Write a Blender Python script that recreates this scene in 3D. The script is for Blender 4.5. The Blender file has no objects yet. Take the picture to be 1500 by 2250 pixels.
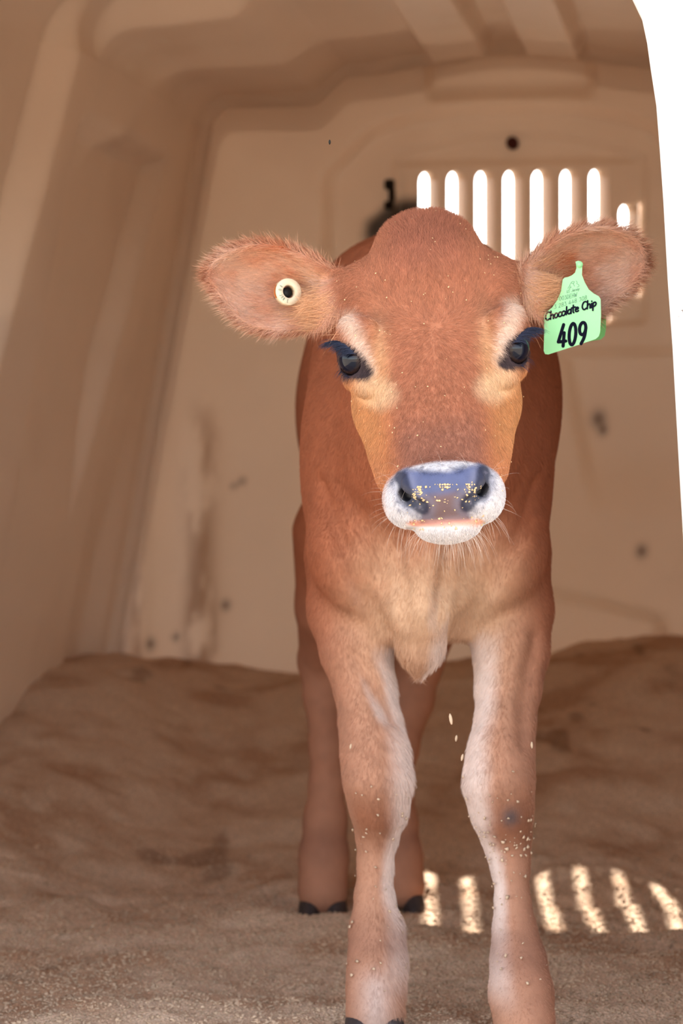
import bpy, bmesh, math, random
import numpy as np
random.seed(4); RNG = np.random.default_rng(11)
scene = bpy.context.scene
COL = scene.collection

# ---------------------------------------------------------------- camera
F_PX = 5720.0; CAM_Z = 0.566; HORIZON = 1000.0           # photo frame 1500 x 2250
cam_d = bpy.data.cameras.new('camera'); cam = bpy.data.objects.new('camera', cam_d); COL.objects.link(cam)
cam.location = (0, 0, CAM_Z); cam.rotation_euler = (math.radians(90), 0, 0)
cam_d.sensor_fit = 'VERTICAL'; cam_d.sensor_height = 36.0; cam_d.sensor_width = 24.0
cam_d.lens = F_PX / 2250.0 * 36.0
cam_d.shift_y = -(1125.0 - HORIZON) / 2250.0
cam_d.clip_start = 0.05; cam_d.clip_end = 300
cam_d.dof.use_dof = True; cam_d.dof.focus_distance = 2.30; cam_d.dof.aperture_fstop = 7.5
scene.camera = cam

# ---------------------------------------------------------------- light
SUN_EL, SUN_AZ = math.radians(34.9), math.radians(1.5)    # sun stands behind the hutch
world = bpy.data.worlds.new('sky'); scene.world = world; world.use_nodes = True
wn = world.node_tree; wn.nodes.clear()
sky = wn.nodes.new('ShaderNodeTexSky'); sky.sky_type = 'NISHITA'; sky.sun_disc = False
sky.sun_elevation = SUN_EL; sky.sun_rotation = SUN_AZ; sky.dust_density = 0.8; sky.air_density = 1.0
hs = wn.nodes.new('ShaderNodeHueSaturation'); hs.inputs['Saturation'].default_value = 0.42
bg = wn.nodes.new('ShaderNodeBackground'); bg.inputs['Strength'].default_value = 0.55
wo = wn.nodes.new('ShaderNodeOutputWorld')
wn.links.new(sky.outputs[0], hs.inputs['Color']); wn.links.new(hs.outputs[0], bg.inputs[0]); wn.links.new(bg.outputs[0], wo.inputs[0])
sun_d = bpy.data.lights.new('sun_offscreen', 'SUN'); sun_d.energy = 15.0; sun_d.angle = math.radians(0.53); sun_d.color = (1, .93, .82)
sun = bpy.data.objects.new('sun_offscreen', sun_d); COL.objects.link(sun)
sun.location = (0.5, 9, 7)
sun.rotation_euler = (math.radians(90) - SUN_EL, 0, math.pi - SUN_AZ)
# the lamp shines along its -Z axis: from behind the hutch towards the camera
from mathutils import Vector
sd = Vector((-math.sin(SUN_AZ) * math.cos(SUN_EL), -math.cos(SUN_AZ) * math.cos(SUN_EL), -math.sin(SUN_EL)))
sun.rotation_euler = sd.to_track_quat('-Z', 'Y').to_euler()
scene.view_settings.view_transform = 'Standard'; scene.view_settings.look = 'None'
scene.view_settings.gamma = 1; scene.view_settings.use_curve_mapping = False
scene.view_settings.exposure = 0.45

# ---------------------------------------------------------------- helpers
def lin(r, g=None, b=None):
    c = np.array([r, g, b], float) / 255.0
    return np.where(c <= .04045, c / 12.92, ((c + .055) / 1.055) ** 2.4)
def sstep(a, b, x):
    t = np.clip((np.asarray(x, float) - a) / (b - a), 0, 1); return t * t * (3 - 2 * t)
def mix(a, b, t):
    t = np.asarray(t)[..., None]; return a * (1 - t) + b * t
def px(x, y, d):
    return np.array([(x - 750.0) / F_PX * d, d, CAM_Z - (y - HORIZON) / F_PX * d])
def link(o, parent=None):
    COL.objects.link(o)
    if parent is not None: o.parent = parent
    return o
def tag(o, label=None, cat=None, group=None, kind=None):
    for k, v in (('label', label), ('category', cat), ('group', group), ('kind', kind)):
        if v: o[k] = v
    return o
def empty(name, loc):
    o = bpy.data.objects.new(name, None); o.location = loc; o.empty_display_size = .05; return link(o)
def set_parent(o, p):                                       # keeps world coordinates in the mesh
    o.parent = p; o.matrix_parent_inverse = p.matrix_basis.inverted(); return o
def mesh_obj(name, V, Fc, mat=None, parent=None, smooth=True, col=None):
    me = bpy.data.meshes.new(name)
    V = np.asarray(V, np.float32)
    if isinstance(Fc, np.ndarray):
        n, k = Fc.shape
        me.vertices.add(len(V)); me.vertices.foreach_set('co', V.ravel())
        me.loops.add(n * k); me.loops.foreach_set('vertex_index', Fc.astype(np.int32).ravel())
        me.polygons.add(n); me.polygons.foreach_set('loop_start', np.arange(0, n * k, k, dtype=np.int32))
        me.update(calc_edges=True); me.validate()
    else:
        me.from_pydata([tuple(map(float, v)) for v in V], [], [tuple(map(int, f)) for f in Fc])
    if smooth: me.polygons.foreach_set('use_smooth', np.ones(len(me.polygons), bool))
    if col is not None:
        at = me.color_attributes.new('Col', 'FLOAT_COLOR', 'POINT')
        at.data.foreach_set('color', np.concatenate([col, np.ones((len(col), 1))], 1).astype(np.float32).ravel())
    if mat: me.materials.append(mat)
    o = bpy.data.objects.new(name, me); COL.objects.link(o)
    if parent is not None: set_parent(o, parent)
    return o
def value_noise(P, scale, seed=0):                          # smooth 3-D value noise in [0,1]
    P = np.asarray(P, float) * scale; i = np.floor(P).astype(np.int64); f = P - i; f = f * f * (3 - 2 * f)
    def h(ix, iy, iz):
        n = (ix * 374761393 + iy * 668265263 + iz * 2147483647 + seed * 1274126177) & 0xffffffff
        n = ((n ^ (n >> 13)) * 1274126177) & 0xffffffff
        return ((n ^ (n >> 16)) & 0xffff) / 65535.0
    r = 0
    for dx in (0, 1):
        for dy in (0, 1):
            for dz in (0, 1):
                w = (f[..., 0] if dx else 1 - f[..., 0]) * (f[..., 1] if dy else 1 - f[..., 1]) * (f[..., 2] if dz else 1 - f[..., 2])
                r = r + w * h(i[..., 0] + dx, i[..., 1] + dy, i[..., 2] + dz)
    return r
def fbm(P, scale, seed=0, octv=4):
    r = 0; a = .5
    for k in range(octv): r = r + a * value_noise(P, scale * 2 ** k, seed + k); a *= .5
    return r
def material(name, color=(.8, .8, .8), rough=.6, spec=.3, attr=False, noise=None, bump=None, sheen=0, trans=0, coat=0):
    m = bpy.data.materials.new(name); m.use_nodes = True; nt = m.node_tree; b = nt.nodes['Principled BSDF']
    b.inputs['Roughness'].default_value = rough; b.inputs['Specular IOR Level'].default_value = spec
    b.inputs['Base Color'].default_value = (*color, 1)
    src = None
    if attr:
        a = nt.nodes.new('ShaderNodeAttribute'); a.attribute_name = 'Col'; src = a.outputs['Color']
    if noise:                                              # (scale, low multiplier, high multiplier)
        tc = nt.nodes.new('ShaderNodeTexCoord'); nz = nt.nodes.new('ShaderNodeTexNoise'); nz.inputs['Scale'].default_value = noise[0]; nz.inputs['Detail'].default_value = 6
        nt.links.new(tc.outputs['Object'], nz.inputs['Vector'])
        mr = nt.nodes.new('ShaderNodeMapRange'); mr.inputs['From Min'].default_value = .3; mr.inputs['From Max'].default_value = .7
        mr.inputs['To Min'].default_value = noise[1]; mr.inputs['To Max'].default_value = noise[2]
        nt.links.new(nz.outputs['Fac'], mr.inputs['Value'])
        mx = nt.nodes.new('ShaderNodeVectorMath'); mx.operation = 'SCALE'
        if src: nt.links.new(src, mx.inputs[0])
        else: mx.inputs[0].default_value = color
        nt.links.new(mr.outputs[0], mx.inputs['Scale']); src = mx.outputs[0]
    if src: nt.links.new(src, b.inputs['Base Color'])
    if bump:                                               # (scale, strength, distance)
        tc = nt.nodes.new('ShaderNodeTexCoord'); nz = nt.nodes.new('ShaderNodeTexNoise'); nz.inputs['Scale'].default_value = bump[0]; nz.inputs['Detail'].default_value = 5
        nt.links.new(tc.outputs['Object'], nz.inputs['Vector'])
        bp = nt.nodes.new('ShaderNodeBump'); bp.inputs['Strength'].default_value = bump[1]; bp.inputs['Distance'].default_value = bump[2]
        nt.links.new(nz.outputs['Fac'], bp.inputs['Height']); nt.links.new(bp.outputs[0], b.inputs['Normal'])
    if coat: b.inputs['Coat Weight'].default_value = coat; b.inputs['Coat Roughness'].default_value = .02
    if sheen: b.inputs['Sheen Weight'].default_value = sheen; b.inputs['Sheen Roughness'].default_value = .5
    return m

M_PLASTIC = material('hutch_plastic', rough=.42, spec=.35, attr=True, noise=(3.0, .95, 1.04), bump=(140, .10, .002))
def make_translucent(m, fac, tint):
    nt = m.node_tree; b = nt.nodes['Principled BSDF']; out = nt.nodes['Material Output']
    tr = nt.nodes.new('ShaderNodeBsdfTranslucent'); tr.inputs['Color'].default_value = (*tint, 1); mx = nt.nodes.new('ShaderNodeMixShader'); mx.inputs[0].default_value = fac
    src = b.inputs['Base Color'].links[0].from_socket; vm = nt.nodes.new('ShaderNodeVectorMath'); vm.operation = 'MULTIPLY'; vm.inputs[1].default_value = tint
    nt.links.new(src, vm.inputs[0]); nt.links.new(vm.outputs[0], tr.inputs['Color'])
    nt.links.new(b.outputs[0], mx.inputs[1]); nt.links.new(tr.outputs[0], mx.inputs[2]); nt.links.new(mx.outputs[0], out.inputs['Surface'])
make_translucent(M_PLASTIC, .016, (1.0, .86, .72))            # sunlit thin plastic glows through
M_WHITE = material('hutch_outer_plastic', rough=.5, attr=True, bump=(120, .12, .002))
M_SAND = material('sawdust_bedding', rough=.95, spec=.1, attr=True, noise=(420, .62, 1.35), bump=(330, .9, .006))
M_YARD = material('yard_ground', lin(205, 190, 170), rough=.95, spec=.1, noise=(6, .85, 1.1), bump=(60, .5, .02))
M_CHIP = material('shaving_wood', lin(206, 176, 148), rough=.85, spec=.1, noise=(30, .7, 1.15))
M_CRUMB = material('feed_crumb', lin(236, 200, 150), rough=.8, noise=(300, .75, 1.1))
M_SKIN = material('calf_coat', rough=.75, spec=.18, attr=True, bump=(900, .35, .001))
M_FUR = material('calf_hair', rough=.55, spec=.25, attr=True)
M_HOOF = material('hoof_horn', lin(58, 50, 50), rough=.5, noise=(60, .7, 1.5), bump=(160, .4, .002))
M_EYE = material('eye_brown', attr=True, rough=.06, spec=.30, coat=0)
M_LASH = material('lash_hair', lin(38, 42, 62), rough=.5)
M_WHISK = material('whisker_hair', lin(226, 206, 190), rough=.4)
M_TAG = material('tag_green_plastic', lin(152, 216, 152), rough=.42, spec=.4, noise=(70, .96, 1.02))
M_TAGB = material('tag_green_back', lin(116, 206, 108), rough=.42, spec=.4)
M_INK = material('marker_ink', lin(12, 13, 28), rough=.7, spec=.08)
M_PRINT = material('grey_print', lin(84, 116, 98), rough=.5)
M_BUTTON = material('button_tag_plastic', lin(224, 204, 172), rough=.35, noise=(200, .88, 1.05))
M_RUST = material('iodine_stain', lin(190, 96, 20), rough=.4)
M_BLACK = material('black_hardware', lin(26, 22, 20), rough=.6)
M_PLUG = material('dark_red_plug', lin(70, 22, 16), rough=.6)

# ---------------------------------------------------------------- hutch shell
YAW = math.radians(9); AX = np.array([math.sin(YAW), math.cos(YAW), 0]); EX = np.array([math.cos(YAW), -math.sin(YAW), 0]); REAR = np.array([.29, 4.5, 0])
def hutch(X, T, Z):                                         # hutch coordinates to the world: across, from the back wall forward, up
    X, T, Z = np.broadcast_arrays(np.asarray(X, float), np.asarray(T, float), np.asarray(Z, float))
    P = REAR + X[..., None] * EX - T[..., None] * AX; P[..., 2] = Z; return P
def grid_faces(n, m, flip=False):
    i, j = np.meshgrid(np.arange(n - 1), np.arange(m - 1), indexing='ij'); a = (i * m + j).ravel()
    q = np.stack([a, a + 1, a + m + 1, a + m], 1); return q[:, ::-1] if flip else q
LEAN = .184; SOFFIT = 1.20; RC = .06; LEN = 2.2
PLASTIC = lin(229, 205, 183)
def wall_x(z): return .707 - LEAN * (z - .27)               # half width at a height
na = np.array([1, LEAN]) / math.hypot(1, LEAN)              # outward normal (X, z)
cz = SOFFIT - RC; cx = wall_x(cz - 0) - RC * (na[0] + LEAN * na[1] * 0) / 1.0
cx = wall_x(cz) - RC / na[0]
z_top = cz + RC * na[1]
nt_ = M_WHITE.node_tree; tc_ = nt_.nodes.new('ShaderNodeTexCoord'); nz_ = nt_.nodes.new('ShaderNodeTexNoise'); nz_.inputs['Scale'].default_value = 55; nz_.inputs['Detail'].default_value = 8; nz_.inputs['Roughness'].default_value = .7
nz2_ = nt_.nodes.new('ShaderNodeTexNoise'); nz2_.inputs['Scale'].default_value = 7
mp_ = nt_.nodes.new('ShaderNodeMath'); mp_.operation = 'MULTIPLY'; cr_ = nt_.nodes.new('ShaderNodeMapRange'); cr_.inputs['From Min'].default_value = .335; cr_.inputs['From Max'].default_value = .37
mxc_ = nt_.nodes.new('ShaderNodeMix'); mxc_.data_type = 'RGBA'; mxc_.inputs['B'].default_value = (*lin(84, 56, 44), 1)
nt_.links.new(tc_.outputs['Object'], nz_.inputs['Vector']); nt_.links.new(tc_.outputs['Object'], nz2_.inputs['Vector'])
nt_.links.new(nz_.outputs['Fac'], mp_.inputs[0]); nt_.links.new(nz2_.outputs['Fac'], mp_.inputs[1]); nt_.links.new(mp_.outputs[0], cr_.inputs['Value'])
nt_.links.new(cr_.outputs[0], mxc_.inputs['Factor'])
_src = M_WHITE.node_tree.nodes['Principled BSDF'].inputs['Base Color'].links[0].from_socket; nt_.links.new(_src, mxc_.inputs['A']); nt_.links.new(mxc_.outputs['Result'], nt_.nodes['Principled BSDF'].inputs['Base Color'])
def section_step(T, z):                                     # front section is wider
    t0 = .826 + .27 * (1.135 - np.minimum(z, 1.2)); return .052 * sstep(t0, t0 + .034, T)
def rear_round(T, r=.024):
    t = np.clip(T, 0, r); return -(r - np.sqrt(np.maximum(r * r - (r - t) ** 2, 0)))
def pocket(T, z, base, near, depth, top=1.06):              # recessed bay with a slanting far edge
    far = base + .37 * (1.07 - z)
    m = sstep(far, far + .028, T) * (1 - sstep(near - .03, near + .03, T)) * (1 - sstep(top - .02, top + .015, z)) * sstep(.40, .75, z)
    return depth * m
T_ROWS = np.unique(np.round(np.concatenate([[-.06, -.03], np.linspace(0, .06, 14), np.arange(.06, .50, .006), np.arange(.50, .70, .02), np.arange(.70, 1.36, .006), np.linspace(1.36, LEN, 42)]), 5))
def side_wall(name, sgn, label):
    T = T_ROWS; Z = np.linspace(-.12, z_top, 120)
    TT, ZZ = np.meshgrid(T, Z, indexing='ij')
    off = section_step(TT, ZZ) + rear_round(TT) + pocket(TT, ZZ, .175, .74, .040) + pocket(TT, ZZ, 1.10, 1.75, .040, 1.03)
    off += .03 * sstep(.02, .10, TT) * (1 - sstep(.24, .29, TT)) * (1 - sstep(.35, .75, ZZ))
    X = wall_x(ZZ) + off * na[0]; Zp = ZZ + off * na[1]
    P = hutch(sgn * X, TT, Zp).reshape(-1, 3)
    n = fbm(P, 7, 3); c = mix(np.tile(PLASTIC, (len(P), 1)), lin(214, 188, 166), .5 * sstep(.45, .75, n))
    o = mesh_obj(name, P, grid_faces(len(T), len(Z), sgn < 0), M_PLASTIC, col=c)
    return tag(o, label, 'wall', kind='structure')
side_wall('wall_left', -1, 'tan moulded plastic side wall with sloping ribs and recessed bay')
side_wall('wall_right', 1, 'tan moulded plastic side wall hidden behind the white door edge')

def roof_z(X, T):
    a = np.abs(X)
    z = SOFFIT + .050 * (1 - sstep(.275, .35, a)) + .035 * (1 - sstep(0, .28, a)) + .02 * T * (1 - sstep(.30, .5, a))
    far = .02 + .25 * np.clip(a - .03, 0, 1)
    pan = sstep(.022, .038, a) * (1 - sstep(.120, .140, a)) * sstep(far, far + .03, T)
    z = z - .036 * pan
    z = z + .050 * sstep(.71, .745, T)
    z = z + rear_round(T, .024)
    return z
def make_ceiling():
    T = T_ROWS
    th = np.linspace(math.atan2(na[1], na[0]), math.pi / 2, 10)[:-1]
    Xi = np.linspace(-cx, cx, 260)
    rows = []
    for t in T:
        o = float(section_step(t, z_top)); o2 = .050 * float(sstep(.71, .745, t)); rr = float(rear_round(np.array(t)))
        oo = np.linspace(o, o2, len(th)) + rr
        L = np.stack([-(cx + (RC + oo) * np.cos(th)), cz + (RC + oo) * np.sin(th)], 1)
        Mi = np.stack([Xi, roof_z(Xi, np.full_like(Xi, t))], 1)
        R = L[::-1] * np.array([-1, 1])
        rows.append(np.concatenate([L, Mi, R]))
    A = np.array(rows); P = hutch(A[..., 0], T[:, None], A[..., 1]).reshape(-1, 3)
    n = fbm(P, 6, 5); c = mix(np.tile(PLASTIC, (len(P), 1)), lin(216, 190, 164), .55 * sstep(.42, .7, n))
    c = mix(c, lin(228, 208, 186), .8 * sstep(.80, .84, value_noise(P * np.array([1, .45, 1]), 55, 4)) * sstep(.5, .6, value_noise(P, 9, 2)))
    o = mesh_obj('ceiling', P, grid_faces(*A.shape[:2], True), M_PLASTIC, col=c)
    tag(o, 'tan moulded plastic hutch roof with raised centre strips', 'ceiling', kind='structure')
make_ceiling()

SLOT_W, SLOT_B = .034, .795
SLOTS = [(-.1625 + .0497 * i, 1.064) for i in range(7)] + [(.187, 1.002)]
def make_back_wall():
    xs = list(np.linspace(-.92, .92, 240)); zs = list(np.linspace(-.1, 1.42, 230))
    edges = []
    for x, zt in SLOTS: edges += [x, x + SLOT_W]
    xs = np.array(sorted([v for v in xs if min(abs(v - e) for e in edges) > .003] + edges))
    rowz = [SLOT_B, .842, 1.064, 1.002]
    zs = np.array(sorted([v for v in zs if min(abs(v - e) for e in rowz) > .003] + rowz))
    X, Z = np.meshgrid(xs, zs, indexing='ij')
    a = np.abs(X)
    D = np.zeros_like(X)                                    # + is outward
    arch1 = 1.168 - .9 * np.clip(a - .05, 0, 1) ** 2 * 1.1 - .5 * np.clip(a - .24, 0, 1)
    D += .034 * (1 - sstep(.312, .332, a)) * (1 - sstep(arch1 - .012, arch1 + .012, Z))
    arch2 = 1.125 - .85 * a ** 2
    Xc = X - .0125
    D += .020 * (1 - sstep(.210, .220, np.abs(Xc))) * (1 - sstep(arch2 - .006, arch2 + .006, Z)) * sstep(.79, .805, Z)
    D -= .010 * (1 - sstep(.206, .214, np.abs(Xc))) * (1 - sstep(1.073, 1.083, Z)) * sstep(.80, .81, Z)
    D += .03 * (1 - sstep(.130, .150, a)) * sstep(1.165, 1.215, Z)
    # lower bays either side of the middle, the right one shows beside the calf
    m = sstep(.085, .115, a) * (1 - sstep(.60, .63, a)) * (1 - sstep(.735, .755, Z + .0 * a)) * sstep(.50, .56, Z) * 0
    low = (1 - sstep(.24, .275, a)) * (1 - sstep(.325 - .35 * np.clip(a - .05, 0, 1) ** 1.3 - .015, .325 - .35 * np.clip(a - .05, 0, 1) ** 1.3 + .015, Z))
    D += .045 * low
    up = sstep(.075 + .20 * (.75 - Z), .105 + .20 * (.75 - Z), a) * (1 - sstep(.735, .755, Z)) * sstep(.42, .60, Z) * (1 - sstep(.30, .33, a))
    D += .028 * up
    # standing channels in the left part of the wall
    for xc, w in ((-.545, .030), (-.655, .016)):
        D += .010 * np.exp(-((X - xc) / w) ** 2) * (1 - sstep(.45, .75, Z))
    P = hutch(X, -D, Z).reshape(-1, 3)
    lx, lz = X.ravel(), Z.ravel(); Q = np.stack([lx, 0 * lx, lz], 1)
    c = np.tile(PLASTIC, (len(P), 1))
    c = mix(c, lin(218, 192, 170), .5 * sstep(.42, .7, fbm(Q, 5, 21)))
    n = fbm(Q * np.array([1, 1, .35]), 45, 31)
    for xc, w, z0, z1, st in ((-.545, .026, .17, .68, 1.0), (-.562, .010, .17, .42, .7), (-.520, .008, .17, .36, .6), (-.662, .010, .16, .52, .9), (-.69, .006, .16, .36, .6)):
        c = mix(c, lin(150, 110, 80), .75 * st * np.exp(-((lx - xc - .012 * (fbm(Q, 12, 40) - .5)) / w) ** 2) * sstep(.30, .62, n) * (1 - sstep(z1 - .1, z1, lz)) * sstep(z0 - .05, z0 + .02, lz))
    for xs_, zs_, r in ((.150, .629, .016), (.158, .61, .010), (-.50, .302, .010), (-.636, .232, .011), (.226, .40, .012), (-.59, .245, .007), (-.47, .52, .007), (-.485, .512, .006), (.03, .5, .006)):
        c = mix(c, lin(70, 48, 38), .85 * np.exp(-(((lx - xs_) / (r * .8)) ** 2 + ((lz - zs_) / r) ** 2)))
    # near-black patch with a ragged edge beside the vent panel
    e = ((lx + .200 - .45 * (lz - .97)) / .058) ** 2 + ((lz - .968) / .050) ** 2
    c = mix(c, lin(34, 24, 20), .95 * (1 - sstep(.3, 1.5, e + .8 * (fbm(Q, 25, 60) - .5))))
    nx, nz = X.shape; V = list(P); C = list(c); faces = []
    ix = {round(v, 6): i for i, v in enumerate(xs)}; iz = {round(v, 6): i for i, v in enumerate(zs)}
    holes = np.zeros((nx - 1, nz - 1), bool)
    for x, zt in SLOTS: holes[ix[round(x, 6)]:ix[round(x + SLOT_W, 6)], iz[round(SLOT_B if x < .18 else .842, 6)]:iz[round(zt, 6)]] = True
    for i in range(nx - 1):
        for j in range(nz - 1):
            if not holes[i, j]:
                k = i * nz + j; faces.append((k, k + nz, k + nz + 1, k + 1))
    for x, zt in SLOTS:
        r = SLOT_W / 2; xm = x + r; sb = SLOT_B if x < .18 else .842; d0 = float(D[ix[round(x, 6)], iz[round(SLOT_B, 6)] + 8])
        ang = [math.pi * t / 12 for t in range(13)]
        def loop(cx_, w, d):
            pts = [(cx_ + w * math.cos(t), zt - r + r * math.sin(t)) for t in ang] + [(cx_ - w * math.cos(t), sb + r - r * math.sin(t)) for t in ang]
            b = len(V)
            for (qx, qz) in pts: V.append(hutch(qx, -d, qz)); C.append(PLASTIC)
            return b, len(pts)
        b0, n_ = loop(xm, r, d0); b1, _ = loop(xm - .0128, r * .44, d0 + .032)
        for t in range(n_): faces.append((b0 + t, b0 + (t + 1) % n_, b1 + (t + 1) % n_, b1 + t))
        cn = len(V)
        for (qx, qz) in ((x + SLOT_W, zt), (x, zt), (x, sb), (x + SLOT_W, sb)): V.append(hutch(qx, -d0, qz)); C.append(PLASTIC)
        for t in range(6): faces.append((cn, b0 + t + 1, b0 + t)); faces.append((cn + 1, b0 + t + 7, b0 + t + 6)); faces.append((cn + 2, b0 + 14 + t, b0 + 13 + t)); faces.append((cn + 3, b0 + 20 + t, b0 + 19 + t))
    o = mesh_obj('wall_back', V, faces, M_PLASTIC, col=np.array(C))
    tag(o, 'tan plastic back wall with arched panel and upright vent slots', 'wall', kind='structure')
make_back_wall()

def make_front_wall():
    # outline of the doorway, leaning jambs and an arched head; the outer face is white plastic
    jamb = [(.372, -.12), (.368, .2), (.356, .498), (.353, .55), (.347, .661), (.343, .717), (.339, .79), (.336, .833), (.333, .872), (.328, .905), (.325, .927), (.320, .951), (.311, .970), (.290, 1.000), (.258, 1.022), (.20, 1.038), (.10, 1.046), (0, 1.048)]
    inner = jamb + [(-x, z) for x, z in jamb[-2::-1]]
    n = len(inner)
    outer = []
    for x, z in inner:
        if z < .99: outer.append(((wall_x(max(z, 0)) + .06) * (1 if x > 0 else -1), z * (1.42 / .99) if z > 0 else z))
        else: outer.append((x * 2.0, 1.42))
    V, Fc, C = [], [], []
    rings = [(0.0, -.016, inner), (.010, -.004, inner), (.016, .0, inner), (0, .0, outer)]
    def ring(T, grow, base):
        b = len(V)
        for k, (x, z) in enumerate(base):
            dx = dz = 0
            if base is inner:
                p, q = inner[max(k - 1, 0)], inner[min(k + 1, n - 1)]; tx, tz = q[0] - p[0], q[1] - p[1]; l = math.hypot(tx, tz); dx, dz = tz / l * grow, -tx / l * grow
            V.append(hutch(x + dx, T, z + dz))
        return b
    prof = [(LEN - .035, 0), (LEN - .006, 0), (LEN + .0, .003), (LEN + .003, .009), (LEN + .003, .03)]
    bs = [ring(t, g, inner) for t, g in prof] + [ring(LEN + .003, 0, outer)]
    for a, b in zip(bs[:-1], bs[1:]):
        for k in range(n - 1): Fc.append((a + k, a + k + 1, b + k + 1, b + k))
    V = np.array(V)
    c = np.tile(lin(240, 236, 230), (len(V), 1))
    o = mesh_obj('wall_front', V, Fc, M_WHITE, col=c)
    tag(o, 'white sunbleached front wall of the hutch with arched doorway', 'wall', kind='structure')
make_front_wall()

# small fittings on the back wall
def disc(name, X, Z, T, r, depth, mat, label, cat, seg=20):
    V = []; Fc = []
    for k in range(seg):
        a = 2 * math.pi * k / seg
        V += [hutch(X + r * math.cos(a), T - .012, Z + r * math.sin(a)), hutch(X + r * math.cos(a), T + depth * .6, Z + r * math.sin(a)), hutch(X + r * .75 * math.cos(a), T + depth, Z + r * .75 * math.sin(a))]
    for k in range(seg):
        m = (k + 1) % seg
        for j in (0, 1): Fc.append((3 * k + j, 3 * m + j, 3 * m + j + 1, 3 * k + j + 1))
    Fc.append([3 * k + 2 for k in range(seg)])
    return tag(mesh_obj(name, V, Fc, mat), label, cat)
disc('wall_plug', .001, 1.111, -.046, .011, .008, M_PLUG, 'dark red round plug above the vent slots', 'plug')
def clip():
    root = tag(empty('wall_latch', tuple(hutch(-.213, -.022, 1.0))), 'small black latch on the back wall beside the vent panel', 'latch')
    for i, (x, z, w, h) in enumerate(((-.213, 1.040, .011, .010), (-.209, 1.022, .007, .013), (-.214, 1.004, .010, .008))):
        bm = bmesh.new(); bmesh.ops.create_cube(bm, size=1); bmesh.ops.bevel(bm, geom=bm.edges[:], offset=.12, segments=2, affect='EDGES')
        V = [hutch(x + v.co.x * w * 1.6, -.030 + v.co.y * .014, z + v.co.z * h * 1.8) for v in bm.verts]; Fc = [[v.index for v in f.verts] for f in bm.faces]; bm.free()
        mesh_obj(('latch_hook', 'latch_stem', 'latch_foot')[i], V, Fc, M_BLACK, root)
clip()

# ---------------------------------------------------------------- floor and yard
FEET = [(.033, 2.55, .05), (.175, 2.46, .05), (-.022, 3.20, .05), (.074, 3.23, .05)]
def floor_z(x, y):
    q = np.stack([x - REAR[0], y - REAR[1]], -1); X = q @ EX[:2]; T = -(q @ AX[:2])
    P = np.stack([x, y, 0 * x], -1)
    z = .205 * sstep(1.10, .05, T) * (.85 + .3 * sstep(-.4, .3, X))
    z = z + .085 * sstep(.36, .70, np.abs(X)) * sstep(2.0, 1.2, T) * (1 - .55 * sstep(.5, 0, T))
    n = fbm(P, 3.2, 70); z = z + (.050 * (n - .47)) * sstep(2.35, 3.1, y) + .020 * (n - .47)
    z = z + .024 * (fbm(P, 14, 77, 3) - .45) + .005 * (fbm(P, 60, 79, 3) - .45)
    for fx, fy, r in FEET:
        d = np.hypot(x - fx, y - fy); w = np.exp(-(d / (r * 1.7)) ** 2); z = z * (1 - w) + w * 0.0 + .006 * np.exp(-((d - r * 1.9) / .02) ** 2)
    return z
def make_floor():
    xs = np.linspace(-1.02, 1.10, 270); ys = np.concatenate([np.linspace(1.95, 3.5, 260), np.linspace(3.5, 4.72, 130)[1:]])
    X, Y = np.meshgrid(xs, ys, indexing='ij'); Z = floor_z(X, Y)
    P = np.stack([X, Y, Z], -1).reshape(-1, 3)
    c = np.tile(lin(221, 190, 163), (len(P), 1))
    c = mix(c, lin(186, 144, 114), .75 * sstep(.40, .66, fbm(P, 11, 90)))
    c = mix(c, lin(230, 204, 178), .6 * sstep(.5, .75, fbm(P, 34, 95)))
    c = mix(c, lin(120, 86, 66), .45 * sstep(.76, .84, value_noise(P * np.array([1, .5, 1]), 30, 99)) * sstep(.45, .6, value_noise(P, 5, 98)))
    o = mesh_obj('floor', P, grid_faces(len(xs), len(ys), True), M_SAND, col=c)
    tag(o, 'brown sawdust bedding heaped along the hutch walls', 'floor', kind='structure')
make_floor()
def make_yard():
    n = 60; r = np.array([1, -1]); V = []; Fc = []
    s = 60.0
    V = [(-s, -s, -.045), (s, -s, -.045), (s, s, -.045), (-s, s, -.045)]
    tag(mesh_obj('ground', V, [(0, 1, 2, 3)], M_YARD, smooth=False), 'pale dusty yard ground around the hutch', 'ground', kind='structure')
make_yard()

# ---------------------------------------------------------------- calf: one continuous body from a smooth distance field
gx = np.arange(-.150, .312, .0021)
gy = np.concatenate([np.arange(2.185, 2.485, .0021), np.arange(2.485, 2.72, .0038), np.arange(2.72, 3.56, .007)])
gz = np.concatenate([np.arange(-.02, .46, .0040), np.arange(.46, .85, .0021)])
FIELD = np.full((len(gx), len(gy), len(gz)), .2, np.float32)
def box_idx(lo, hi):
    return tuple(slice(max(int(np.searchsorted(g, l)) - 1, 0), int(np.searchsorted(g, h)) + 1) for g, l, h in zip((gx, gy, gz), lo, hi))
def box_pts(s):
    return gx[s[0]].astype(np.float32)[:, None, None], gy[s[1]].astype(np.float32)[None, :, None], gz[s[2]].astype(np.float32)[None, None, :]
def smin(a, b, k):
    h = np.maximum(k - np.abs(a - b), 0) / k; return np.minimum(a, b) - h * h * k * .25
def smax(a, b, k): return -smin(-a, -b, k)
def cone_d(x, y, z, A, B, ra, rb):
    ab = B - A; l2 = float(ab @ ab)
    t = np.clip(((x - A[0]) * ab[0] + (y - A[1]) * ab[1] + (z - A[2]) * ab[2]) / l2, 0, 1)
    return np.sqrt((x - A[0] - t * ab[0]) ** 2 + (y - A[1] - t * ab[1]) ** 2 + (z - A[2] - t * ab[2]) ** 2) - (ra + (rb - ra) * t)
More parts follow.
